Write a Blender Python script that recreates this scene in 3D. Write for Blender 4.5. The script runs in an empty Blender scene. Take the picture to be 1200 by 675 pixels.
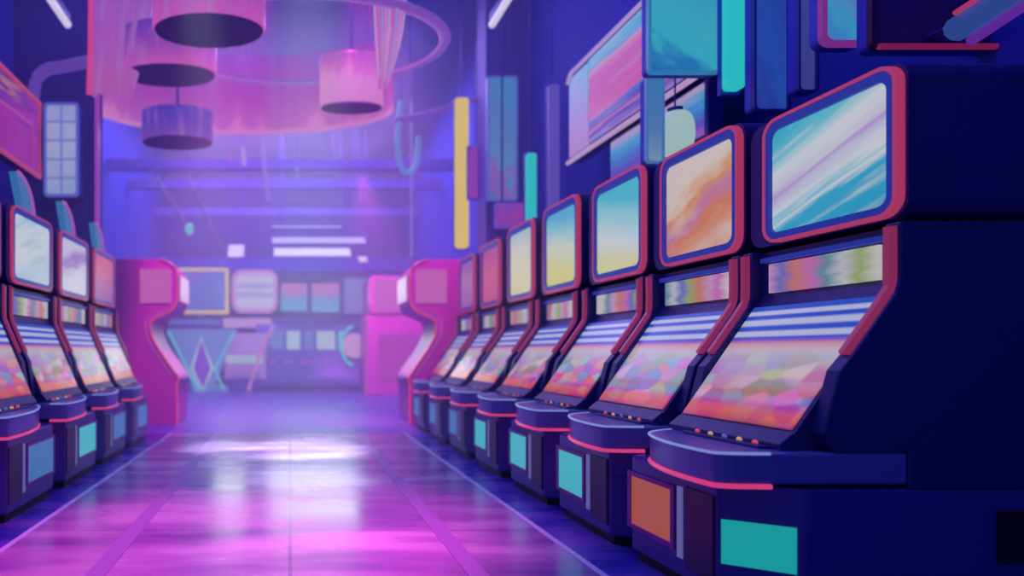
import bpy, bmesh, math, random
from mathutils import Vector

random.seed(7)
sc = bpy.context.scene
COL = sc.collection
PI = math.pi

# ------------------------------------------------------------------ camera, world, lights, exposure
F = 720.0                       # focal length in pixels of the 1200 px wide frame
CX, CY, H = 340.0, 412.0, 1.0   # vanishing point of the aisle in the photograph, eye height
cam_d = bpy.data.cameras.new('camera')
cam_d.sensor_width = 36.0
cam_d.lens = 36.0 * F / 1200.0
cam_d.shift_x = (600.0 - CX) / 1200.0
cam_d.shift_y = (CY - 337.5) / 1200.0
cam_d.clip_start = 0.05
cam_d.dof.use_dof = True
cam_d.dof.focus_distance = 2.9
cam_d.dof.aperture_fstop = 0.8
cam = bpy.data.objects.new('camera', cam_d)
cam.location = (0, 0, H)
cam.rotation_euler = (PI / 2, 0, 0)
COL.objects.link(cam)
sc.camera = cam

sc.view_settings.view_transform = 'Standard'
sc.view_settings.look = 'None'
sc.view_settings.exposure = -0.2
sc.view_settings.gamma = 1.0
sc.view_settings.use_curve_mapping = False
sc.cycles.use_denoising = True
sc.cycles.max_bounces = 6
sc.cycles.volume_bounces = 1

world = bpy.data.worlds.new('world')
world.use_nodes = True
wb = world.node_tree.nodes['Background']
wb.inputs[0].default_value = (0.13, 0.14, 0.52, 1)
wb.inputs[1].default_value = 0.6
sc.world = world


def lin(c):
    return tuple(((v / 255.0) / 12.92 if v / 255.0 <= 0.04045 else ((v / 255.0 + 0.055) / 1.055) ** 2.4) for v in c)


def area(name, loc, rot, sx, sy, color, watts, spread=180):
    d = bpy.data.lights.new(name, 'AREA')
    d.shape = 'RECTANGLE'
    d.size, d.size_y = sx, sy
    d.color = color
    d.energy = watts
    d.spread = math.radians(spread)
    o = bpy.data.objects.new(name, d)
    o.location = loc
    o.rotation_euler = rot
    COL.objects.link(o)
    return o


def spot(name, loc, target, color, watts, deg, blend=0.6, radius=0.12):
    d = bpy.data.lights.new(name, 'SPOT')
    d.color = color
    d.energy = watts
    d.spot_size = math.radians(deg)
    d.spot_blend = blend
    d.shadow_soft_size = radius
    o = bpy.data.objects.new(name, d)
    o.location = loc
    v = Vector(target) - Vector(loc)
    o.rotation_euler = v.to_track_quat('-Z', 'Y').to_euler()
    COL.objects.link(o)
    return o


# unseen violet fill added near the ceiling, one for each half of the hall
area('violet_fill', (-0.2, 3.6, 6.3), (0, 0, 0), 5.0, 8.0, (0.20, 0.20, 1.0), 350)
area('far_violet_fill', (-0.2, 12.6, 6.3), (0, 0, 0), 5.0, 6.0, (0.52, 0.38, 1.0), 760)
# unseen panels added for the lane's white streaks, and added spots whitening the walkway
area('lane_streak_fill', (0.55, 14.6, 2.55), (math.radians(-60), 0, 0), 2.1, 0.9, (0.86, 1.0, 0.92), 17, 110)
area('side_streak_fill', (-1.45, 14.6, 2.55), (math.radians(-60), 0, 0), 0.7, 0.7, (0.9, 1.0, 0.92), 5.5, 110)
spot('white_floor_spot', (0.15, 3.6, 6.3), (0.14, 6.3, 0), (0.88, 1.0, 0.84), 8000, 13, 0.8)
spot('white_near_spot', (0.15, 3.4, 6.3), (0.12, 4.9, 0), (0.88, 1.0, 0.84), 3000, 11, 0.9)
spot('white_side_spot', (-0.7, 3.8, 6.3), (-0.74, 6.4, 0), (0.9, 1.0, 0.84), 6000, 8, 0.8)
spot('magenta_floor_spot', (-0.3, 3.2, 6.2), (-0.35, 3.1, 0), (1.0, 0.04, 0.50), 2300, 30, 0.8)  # added pool standing in for the drums' magenta on the floor
spot('magenta_mid_spot', (0.6, 3.8, 6.2), (0.5, 3.6, 0), (1.0, 0.04, 0.55), 1500, 22, 0.9)  # second added magenta pool, farther up the lane
spot('magenta_row_spot', (0.7, 6.4, 5.6), (1.7, 9.0, 1.0), (1.0, 0.12, 0.75), 1500, 44, 0.8)
spot('magenta_end_spot', (-0.2, 6.4, 5.6), (-1.8, 8.8, 0.9), (1.0, 0.10, 0.75), 1900, 46, 0.8)
spot('magenta_kiosk_spot', (1.2, 10.6, 4.1), (2.4, 14.0, 1.2), (1.0, 0.12, 0.70), 1500, 50, 0.8)


def P(px, py, D):
    """The point at distance D along the hall whose picture falls on (px, py)."""
    return ((px - CX) * D / F, D, H + (CY - py) * D / F)


# ------------------------------------------------------------------ materials
def pbr(name, rgb, rough=0.4, metal=0.0, spec=0.5, noise=0.0, nscale=6.0, coat=0.0):
    m = bpy.data.materials.new(name)
    m.use_nodes = True
    nt = m.node_tree
    b = nt.nodes['Principled BSDF']
    b.inputs['Base Color'].default_value = (*lin(rgb), 1)
    b.inputs['Roughness'].default_value = rough
    b.inputs['Metallic'].default_value = metal
    b.inputs['Specular IOR Level'].default_value = spec
    b.inputs['Coat Weight'].default_value = coat
    if noise > 0:
        tc = nt.nodes.new('ShaderNodeTexCoord')
        n = nt.nodes.new('ShaderNodeTexNoise')
        n.inputs['Scale'].default_value = nscale
        n.inputs['Detail'].default_value = 4
        r = nt.nodes.new('ShaderNodeMapRange')
        r.inputs['To Min'].default_value = 1 - noise
        r.inputs['To Max'].default_value = 1 + noise
        mx = nt.nodes.new('ShaderNodeMix')
        mx.data_type = 'RGBA'
        mx.blend_type = 'MULTIPLY'
        mx.inputs[0].default_value = 1
        mx.inputs[6].default_value = (*lin(rgb), 1)
        nt.links.new(tc.outputs['Object'], n.inputs['Vector'])
        nt.links.new(n.outputs[0], r.inputs['Value'])
        nt.links.new(r.outputs[0], mx.inputs[7])
        nt.links.new(mx.outputs[2], b.inputs['Base Color'])
    return m


def emi(name, rgb, strength=1.0, light=False):
    m = bpy.data.materials.new(name)
    m.use_nodes = True
    b = m.node_tree.nodes['Principled BSDF']
    b.inputs['Base Color'].default_value = (0.01, 0.01, 0.02, 1)
    b.inputs['Roughness'].default_value = 0.35
    b.inputs['Emission Color'].default_value = (*lin(rgb), 1)
    b.inputs['Emission Strength'].default_value = strength
    if not light:
        m.cycles.emission_sampling = 'NONE'
    return m


def picture(name, stops, angle=0.0, axes='XZ', lo=(0, 0), hi=(1, 1), streak=0.35, sscale=(2.5, 14.0), srot=None,
            strength=1.0, light=False, seed=0.0, streak_col=None, streak_amt=0.5, warp=0.12, toff=0.0, tscale=1.0):
    """A lit picture: a colour ramp across the face along 'angle', broken by long noise streaks."""
    m = bpy.data.materials.new(name)
    m.use_nodes = True
    nt = m.node_tree
    L = nt.links
    b = nt.nodes['Principled BSDF']
    b.inputs['Base Color'].default_value = (0.01, 0.01, 0.02, 1)
    b.inputs['Roughness'].default_value = 0.3
    b.inputs['Specular IOR Level'].default_value = 0.15
    tc = nt.nodes.new('ShaderNodeTexCoord')
    sx = nt.nodes.new('ShaderNodeSeparateXYZ')
    L.new(tc.outputs['Object'], sx.inputs[0])
    idx = {'X': 0, 'Y': 1, 'Z': 2}

    def norm(ax, a, c):
        r = nt.nodes.new('ShaderNodeMapRange')
        r.clamp = False
        r.inputs['From Min'].default_value = a
        r.inputs['From Max'].default_value = c
        L.new(sx.outputs[idx[ax]], r.inputs['Value'])
        return r.outputs[0]
    u = norm(axes[0], lo[0], hi[0])
    v = norm(axes[1], lo[1], hi[1])
    cb = nt.nodes.new('ShaderNodeCombineXYZ')
    L.new(u, cb.inputs[0])
    L.new(v, cb.inputs[1])

    def rotated(ang, scale):
        a = nt.nodes.new('ShaderNodeMapping')
        a.inputs['Location'].default_value = (seed, seed * 1.7, seed)
        a.inputs['Rotation'].default_value = (0, 0, ang)
        a.inputs['Scale'].default_value = (1, 1, 1)
        L.new(cb.outputs[0], a.inputs['Vector'])
        s = nt.nodes.new('ShaderNodeVectorMath')
        s.operation = 'MULTIPLY'
        s.inputs[1].default_value = (scale[0], scale[1], 1)
        L.new(a.outputs[0], s.inputs[0])
        return s.outputs[0]
    n = nt.nodes.new('ShaderNodeTexNoise')
    n.inputs['Scale'].default_value = 1.0
    n.inputs['Detail'].default_value = 3
    L.new(rotated(srot if srot is not None else -angle, sscale), n.inputs['Vector'])
    # ramp coordinate
    ca, sa = math.cos(angle), math.sin(angle)

    def math_n(op, a, bb):
        q = nt.nodes.new('ShaderNodeMath')
        q.operation = op
        for i, w in enumerate((a, bb)):
            if isinstance(w, (int, float)):
                q.inputs[i].default_value = w
            else:
                L.new(w, q.inputs[i])
        return q.outputs[0]
    t = math_n('ADD', math_n('MULTIPLY', u, -sa), math_n('MULTIPLY', v, ca))
    t = math_n('ADD', t, math_n('MULTIPLY', math_n('SUBTRACT', n.outputs[0], 0.5), warp * 4 * streak))
    t = math_n('MULTIPLY', math_n('ADD', t, toff), tscale)
    cr = nt.nodes.new('ShaderNodeValToRGB')
    els = cr.color_ramp.elements
    while len(els) > 1:
        els.remove(els[-1])
    els[0].position = stops[0][0]
    els[0].color = (*lin(stops[0][1]), 1)
    for p, c in stops[1:]:
        e = els.new(p)
        e.color = (*lin(c), 1)
    L.new(t, cr.inputs[0])
    out = cr.outputs[0]
    if streak_col is not None:
        mr = nt.nodes.new('ShaderNodeMapRange')
        mr.inputs['From Min'].default_value = 0.5
        mr.inputs['From Max'].default_value = 0.72
        mr.inputs['To Max'].default_value = streak_amt
        L.new(n.outputs[0], mr.inputs['Value'])
        mx = nt.nodes.new('ShaderNodeMix')
        mx.data_type = 'RGBA'
        L.new(mr.outputs[0], mx.inputs[0])
        L.new(out, mx.inputs[6])
        mx.inputs[7].default_value = (*lin(streak_col), 1)
        out = mx.outputs[2]
    L.new(out, b.inputs['Emission Color'])
    b.inputs['Emission Strength'].default_value = strength
    if not light:
        m.cycles.emission_sampling = 'NONE'
    return m


def reel_picture(name, lo, hi, seed):
    """Slot glass: white bars on blue above, pale rows of coloured symbols, red and orange at the foot."""
    m = bpy.data.materials.new(name)
    m.use_nodes = True
    nt = m.node_tree
    L = nt.links
    b = nt.nodes['Principled BSDF']
    b.inputs['Base Color'].default_value = (0.01, 0.01, 0.02, 1)
    b.inputs['Roughness'].default_value = 0.25
    b.inputs['Specular IOR Level'].default_value = 0.2
    tc = nt.nodes.new('ShaderNodeTexCoord')
    sp = nt.nodes.new('ShaderNodeSeparateXYZ')
    L.new(tc.outputs['Object'], sp.inputs[0])
    t = nt.nodes.new('ShaderNodeMapRange')
    t.inputs['From Min'].default_value = lo
    t.inputs['From Max'].default_value = hi
    L.new(sp.outputs[2], t.inputs['Value'])
    cr = nt.nodes.new('ShaderNodeValToRGB')
    blue, white = (22, 72, 190), (176, 182, 214)
    st = [(0.0, (140, 30, 84)), (0.05, (200, 56, 60)), (0.10, (206, 76, 56)), (0.15, (186, 44, 140)), (0.20, (150, 130, 180)), (0.25, (196, 96, 100)),
          (0.31, (168, 150, 190)), (0.45, (172, 168, 196)), (0.60, (186, 176, 190)), (0.66, (198, 140, 150)),
          (0.69, (130, 80, 190)), (0.715, blue), (0.735, white), (0.765, white), (0.785, blue), (0.815, blue),
          (0.835, white), (0.870, white), (0.89, blue), (0.915, blue), (0.93, white), (0.955, white), (0.97, blue),
          (1.0, (30, 80, 190))]
    els = cr.color_ramp.elements
    els[0].position, els[0].color = st[0][0], (*lin(st[0][1]), 1)
    els[1].position, els[1].color = st[-1][0], (*lin(st[-1][1]), 1)
    for p, c in st[1:-1]:
        e = els.new(p)
        e.color = (*lin(c), 1)
    L.new(t.outputs[0], cr.inputs[0])
    mp = nt.nodes.new('ShaderNodeMapping')
    mp.inputs['Location'].default_value = (seed, seed, seed * 0.7)
    mp.inputs['Scale'].default_value = (8.5, 0.01, 17)
    L.new(tc.outputs['Object'], mp.inputs[0])
    vo = nt.nodes.new('ShaderNodeTexVoronoi')
    vo.feature = 'SMOOTH_F1'
    vo.inputs['Scale'].default_value = 1.0
    vo.inputs['Randomness'].default_value = 0.75
    vo.inputs['Smoothness'].default_value = 0.35
    L.new(mp.outputs[0], vo.inputs['Vector'])
    c2 = nt.nodes.new('ShaderNodeMix')
    c2.data_type = 'RGBA'
    c2.blend_type = 'MULTIPLY'
    c2.inputs[0].default_value = 1.0
    gm = nt.nodes.new('ShaderNodeGamma')
    gm.inputs[1].default_value = 1.15
    L.new(vo.outputs['Color'], gm.inputs[0])
    L.new(gm.outputs[0], c2.inputs[6])
    c2.inputs[7].default_value = (0.85, 0.60, 0.70, 1)
    fm = nt.nodes.new('ShaderNodeValToRGB')
    f = fm.color_ramp.elements
    f[0].position, f[0].color = 0.0, (0.1, 0.1, 0.1, 1)
    f[1].position, f[1].color = 0.62, (0, 0, 0, 1)
    for p, c in ((0.12, 0.2), (0.2, 0.6), (0.42, 0.55), (0.5, 0.35)):
        e = f.new(p)
        e.color = (c, c, c, 1)
    L.new(t.outputs[0], fm.inputs[0])
    mx = nt.nodes.new('ShaderNodeMix')
    mx.data_type = 'RGBA'
    L.new(fm.outputs[0], mx.inputs[0])
    L.new(cr.outputs[0], mx.inputs[6])
    L.new(c2.outputs[2], mx.inputs[7])
    L.new(mx.outputs[2], b.inputs['Emission Color'])
    b.inputs['Emission Strength'].default_value = 1.0
    m.cycles.emission_sampling = 'NONE'
    return m


# ------------------------------------------------------------------ mesh builder
class MB:
    def __init__(self, f=None):
        self.v, self.f = [], []
        self.m = f or (lambda a, b, c: (a, b, c))

    def add(self, pts, faces):
        o = len(self.v)
        self.v += [self.m(*p) for p in pts]
        self.f += [tuple(i + o for i in q) for q in faces]
        return self

    def box(self, x0, x1, y0, y1, z0, z1):
        return self.add([(x0, y0, z0), (x1, y0, z0), (x1, y1, z0), (x0, y1, z0),
                         (x0, y0, z1), (x1, y0, z1), (x1, y1, z1), (x0, y1, z1)],
                        [(0, 3, 2, 1), (4, 5, 6, 7), (0, 1, 5, 4), (1, 2, 6, 5), (2, 3, 7, 6), (3, 0, 4, 7)])

    def prism(self, poly, axis, a, b):
        """Extrude a 2-D polygon along an axis (0, 1 or 2) from a to b; the polygon holds the two other axes in order."""
        def pt(q, w):
            r = list(q)
            r.insert(axis, w)
            return tuple(r)
        n = len(poly)
        pts = [pt(q, a) for q in poly] + [pt(q, b) for q in poly]
        fs = [tuple(range(n - 1, -1, -1)), tuple(range(n, 2 * n))]
        fs += [(i, (i + 1) % n, n + (i + 1) % n, n + i) for i in range(n)]
        return self.add(pts, fs)

    def ringprism(self, outer, inner, axis, a, b):
        def pt(q, w):
            r = list(q)
            r.insert(axis, w)
            return tuple(r)
        n = len(outer)
        pts = [pt(q, a) for q in outer] + [pt(q, b) for q in outer] + [pt(q, a) for q in inner] + [pt(q, b) for q in inner]
        fs = []
        for i in range(n):
            j = (i + 1) % n
            fs += [(i, j, n + j, n + i), (2 * n + i, 3 * n + i, 3 * n + j, 2 * n + j),
                   (i, 2 * n + i, 2 * n + j, j), (n + i, n + j, 3 * n + j, 3 * n + i)]
        return self.add(pts, fs)

    def tube(self, path, r, seg=8, closed=False, flat=1.0):
        path = [Vector(p) for p in path]
        n = len(path)
        pts, fs = [], []
        up = Vector((0, 0, 1))
        for i, p in enumerate(path):
            a = path[(i - 1) % n] if (closed or i > 0) else path[i]
            b = path[(i + 1) % n] if (closed or i < n - 1) else path[i]
            t = (b - a).normalized()
            ref = up if abs(t.z) < 0.95 else Vector((0, 1, 0))
            s = t.cross(ref).normalized()
            u = s.cross(t).normalized()
            for k in range(seg):
                w = 2 * PI * k / seg
                pts.append(tuple(p + s * (r * math.cos(w)) + u * (r * flat * math.sin(w))))
        m = n if closed else n - 1
        for i in range(m):
            j = (i + 1) % n
            for k in range(seg):
                l = (k + 1) % seg
                fs.append((i * seg + k, i * seg + l, j * seg + l, j * seg + k))
        if not closed:
            fs.append(tuple(range(seg - 1, -1, -1)))
            fs.append(tuple((n - 1) * seg + k for k in range(seg)))
        return self.add(pts, fs)

    def lathe(self, prof, c, seg=32, sy=1.0):
        """prof: (radius, z) pairs around the vertical through c."""
        pts, fs = [], []
        for r, z in prof:
            for k in range(seg):
                w = 2 * PI * k / seg
                pts.append((c[0] + r * math.cos(w), c[1] + r * sy * math.sin(w), c[2] + z))
        for i in range(len(prof) - 1):
            for k in range(seg):
                l = (k + 1) % seg
                fs.append((i * seg + k, i * seg + l, (i + 1) * seg + l, (i + 1) * seg + k))
        fs.append(tuple(range(seg - 1, -1, -1)))
        fs.append(tuple((len(prof) - 1) * seg + k for k in range(seg)))
        return self.add(pts, fs)

    def build(self, name, mat, parent=None, bevel=0.0, smooth=False):
        me = bpy.data.meshes.new(name)
        me.from_pydata(self.v, [], self.f)
        bm = bmesh.new()
        bm.from_mesh(me)
        bmesh.ops.remove_doubles(bm, verts=bm.verts, dist=1e-5)
        bmesh.ops.recalc_face_normals(bm, faces=bm.faces)
        if bevel > 0:
            es = [e for e in bm.edges if len(e.link_faces) == 2 and e.calc_face_angle(0) > 0.5]
            bmesh.ops.bevel(bm, geom=es, offset=bevel, segments=2, profile=0.5, affect='EDGES', clamp_overlap=True)
        bm.to_mesh(me)
        bm.free()
        if smooth:
            for p in me.polygons:
                p.use_smooth = True
        me.materials.append(mat)
        o = bpy.data.objects.new(name, me)
        COL.objects.link(o)
        if parent is not None:
            o.parent = parent
        return o


def rrect(x0, x1, z0, z1, r, n=6):
    pts = []
    for cx, cz, a0 in ((x1 - r, z1 - r, 0), (x0 + r, z1 - r, PI / 2), (x0 + r, z0 + r, PI), (x1 - r, z0 + r, 1.5 * PI)):
        for k in range(n + 1):
            a = a0 + PI / 2 * k / n
            pts.append((cx + r * math.cos(a), cz + r * math.sin(a)))
    return pts


def smooth_path(pts, n=6):
    """Catmull-Rom through the points."""
    P_ = [Vector(p) for p in pts]
    out = []
    for i in range(len(P_) - 1):
        a = P_[max(i - 1, 0)]
        b, c = P_[i], P_[i + 1]
        d = P_[min(i + 2, len(P_) - 1)]
        for k in range(n):
            t = k / n
            out.append(0.5 * ((2 * b) + (c - a) * t + (2 * a - 5 * b + 4 * c - d) * t * t + (3 * b - a - 3 * c + d) * t ** 3))
    out.append(P_[-1])
    return [tuple(v) for v in out]


def thing(name, label, cat, loc=(0, 0, 0), rz=0.0, group=None):
    o = bpy.data.objects.new(name, None)
    o.empty_display_size = 0.1
    o.location = loc
    o.rotation_euler = (0, 0, rz)
    COL.objects.link(o)
    return tag(o, label, cat, group)


def tag(o, label, cat, group=None, kind=None):
    o['label'] = label
    o['category'] = cat
    if group:
        o['group'] = group
    if kind:
        o['kind'] = kind
    return o


def struct(o):
    o['kind'] = 'structure'
    return o


def set_mat(o, m):
    o.material_slots[0].link = 'OBJECT'
    o.material_slots[0].material = m


def dup(root, loc, rz, label, group=None):
    r = root.copy()
    COL.objects.link(r)
    r.location = loc
    r.rotation_euler = (0, 0, rz)
    r['label'] = label
    if group:
        r['group'] = group
    kids = {}
    for ch in list(root.children):
        c = ch.copy()
        COL.objects.link(c)
        c.parent = r
        kids.setdefault(ch.name.split('.')[0], []).append(c)
        for g in list(ch.children):
            d = g.copy()
            COL.objects.link(d)
            d.parent = c
            kids.setdefault(g.name.split('.')[0], []).append(d)
    return r, kids


# ------------------------------------------------------------------ palette
M = {}
M['navy'] = pbr('navy_lacquer', (46, 48, 108), 0.42, 0.1, 0.4, 0.15, 3)
M['navy2'] = pbr('navy_gloss', (68, 66, 144), 0.3, 0.25, 0.5, 0.1, 5)
M['violet_metal'] = pbr('violet_metal', (104, 108, 176), 0.3, 0.15, 0.5, 0.1, 8)
M['black'] = pbr('black_plastic', (9, 9, 20), 0.5)
M['door'] = pbr('dark_door', (44, 30, 76), 0.35)
M['red_neon'] = emi('red_neon', (172, 56, 98))
M['dull_trim'] = emi('dull_trim', (136, 40, 82))
M['pink_neon'] = emi('pink_neon', (214, 62, 124))
M['pink_soft'] = emi('pink_soft', (172, 84, 176))
M['ice_neon'] = emi('ice_neon', (120, 140, 214))
M['blue_bezel'] = emi('blue_bezel', (28, 50, 165), 0.8)
M['purple_rim'] = pbr('purple_rim', (128, 44, 140), 0.4)
M['teal_panel'] = emi('teal_panel', (64, 176, 190))
M['teal_dim'] = emi('teal_dim', (56, 110, 170))
M['teal_green'] = emi('teal_green', (24, 160, 160))
M['orange_panel'] = emi('orange_panel', (164, 80, 52))
M['strip_light'] = emi('strip_light', (92, 92, 156))
M['yellow_neon'] = emi('yellow_neon', (206, 178, 72), 1.3)
M['teal_neon'] = emi('teal_neon', (40, 186, 190), 1.1)
M['cream_glow'] = emi('cream_glow', (160, 190, 190))
M['white_tube'] = emi('white_tube', (206, 196, 220), 1.2)
M['steel'] = pbr('steel_blue', (80, 84, 160), 0.4, 0.5)
M['button_r'] = emi('red_button', (206, 70, 80))
M['button_y'] = emi('amber_button', (206, 150, 100))
M['button_b'] = emi('blue_button', (70, 90, 190))
M['pink_paint_and_light'] = pbr('pink_paint_and_light', (196, 60, 170), 0.4, 0, 0.5, 0.12, 3)  # on the end cabinets this pink is magenta light put into the paint
M['wall'] = pbr('blue_wall', (56, 60, 184), 0.7, 0, 0.3, 0.2, 0.8)
M['ceiling'] = pbr('dark_blue_ceiling', (40, 40, 150), 0.8, 0, 0.2, 0.15, 0.5)
M['beam'] = pbr('violet_beam', (92, 78, 176), 0.6)
M['sign_case'] = pbr('sign_case', (64, 74, 190), 0.5)
M['back_wall'] = pbr('violet_back_wall', (80, 68, 158), 0.8, 0, 0.2, 0.15, 0.6)
M['pillar'] = pbr('blue_pillar', (38, 38, 140), 0.6, 0, 0.4, 0.15, 1)
M['purple_pillar'] = pbr('purple_pillar', (96, 66, 170), 0.6)

# ------------------------------------------------------------------ the room
XL, XR, YN, YF, ZC = -3.6, 3.35, -1.6, 18.0, 6.6
LANE_END = 7.5


def floor_mat(name, c1, c2, c3, rough, sc_=(0.9, 5.0), spec=0.7, seed=0.0):
    m = bpy.data.materials.new(name)
    m.use_nodes = True
    nt = m.node_tree
    L = nt.links
    b = nt.nodes['Principled BSDF']
    b.inputs['Specular IOR Level'].default_value = spec
    tc = nt.nodes.new('ShaderNodeTexCoord')
    mp = nt.nodes.new('ShaderNodeMapping')
    mp.inputs['Location'].default_value = (seed, seed, 0)
    mp.inputs['Scale'].default_value = (sc_[0], sc_[1], 1)
    n = nt.nodes.new('ShaderNodeTexNoise')
    n.inputs['Scale'].default_value = 1.0
    n.inputs['Detail'].default_value = 3
    L.new(tc.outputs['Object'], mp.inputs[0])
    L.new(mp.outputs[0], n.inputs['Vector'])
    cr = nt.nodes.new('ShaderNodeValToRGB')
    e = cr.color_ramp.elements
    e[0].position, e[0].color = 0.33, (*lin(c1), 1)
    e[1].position, e[1].color = 0.66, (*lin(c3), 1)
    q = e.new(0.5)
    q.color = (*lin(c2), 1)
    L.new(n.outputs[0], cr.inputs[0])
    # seams between the big floor tiles
    br = nt.nodes.new('ShaderNodeTexBrick')
    br.offset = 0.0
    br.inputs['Scale'].default_value = 1.0
    br.inputs['Brick Width'].default_value = 0.86
    br.inputs['Row Height'].default_value = 0.86
    br.inputs['Mortar Size'].default_value = 0.010
    br.inputs['Color1'].default_value = (1, 1, 1, 1)
    br.inputs['Color2'].default_value = (0.84, 0.84, 0.92, 1)
    br.inputs['Mortar'].default_value = (0.55, 0.5, 0.7, 1)
    L.new(tc.outputs['Object'], br.inputs['Vector'])
    mx = nt.nodes.new('ShaderNodeMix')
    mx.data_type = 'RGBA'
    mx.blend_type = 'MULTIPLY'
    mx.inputs[0].default_value = 1
    L.new(cr.outputs[0], mx.inputs[6])
    L.new(br.outputs[0], mx.inputs[7])
    L.new(mx.outputs[2], b.inputs['Base Color'])
    mr = nt.nodes.new('ShaderNodeMapRange')
    mr.inputs['From Min'].default_value = 0.3
    mr.inputs['From Max'].default_value = 0.7
    mr.inputs['To Min'].default_value = rough * 0.7
    mr.inputs['To Max'].default_value = rough * 1.3
    L.new(n.outputs[0], mr.inputs[0])
    L.new(mr.outputs[0], b.inputs['Roughness'])
    return m


M['lane'] = floor_mat('magenta_cast_lane', (120, 80, 150), (160, 120, 176), (190, 168, 196), 0.24, (0.8, 3.0), 1.0, 3.1)  # magenta cast of the overhead glow is partly put into this base colour
M['side_lane'] = floor_mat('blue_side_lane', (44, 40, 150), (70, 60, 170), (120, 72, 180), 0.28, (0.7, 4.0), 0.7, 1.2)
M['hall_floor'] = floor_mat('violet_hall_floor', (80, 66, 170), (104, 82, 180), (140, 84, 180), 0.4, (0.5, 4.0), 0.5, 5.0)

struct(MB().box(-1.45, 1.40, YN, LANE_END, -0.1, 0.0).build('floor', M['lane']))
struct(MB().box(XL, -1.45, YN, LANE_END, -0.1, 0.0).build('floor_left', M['side_lane']))
struct(MB().box(1.40, XR, YN, LANE_END, -0.1, 0.0).build('floor_right', M['side_lane']))
struct(MB().box(XL, XR, LANE_END, YF, -0.1, 0.0).build('floor_far', M['hall_floor']))
struct(MB().box(XL, XR, YN, YF, ZC, ZC + 0.1).build('ceiling', M['ceiling']))
struct(MB().box(XL - 0.1, XL, YN, YF, -0.1, ZC + 0.1).build('wall_left', M['wall']))
struct(MB().box(XR, XR + 0.1, YN, YF, -0.1, ZC + 0.1).build('wall_right', M['wall']))
struct(MB().box(XL - 0.1, XR + 0.1, YF, YF + 0.1, -0.1, ZC + 0.1).build('wall_back', M['back_wall']))
# inlaid bands and lines of the aisle
M['pink_band'] = pbr('pink_floor_band', (150, 112, 176), 0.35, 0, 0.6)
M['white_line'] = pbr('white_floor_line', (196, 200, 226), 0.35, 0, 0.6)
for i, (x, w, mt) in enumerate(((0.84, 0.09, 'pink_band'), (-0.87, 0.09, 'pink_band'), (1.40, 0.032, 'white_line'), (-1.45, 0.032, 'white_line'))):
    struct(MB().box(x - w / 2, x + w / 2, YN, LANE_END, -0.02, 0.004).build('trim_%d' % (i + 1), M[mt]))

# ------------------------------------------------------------------ slot machines


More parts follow.
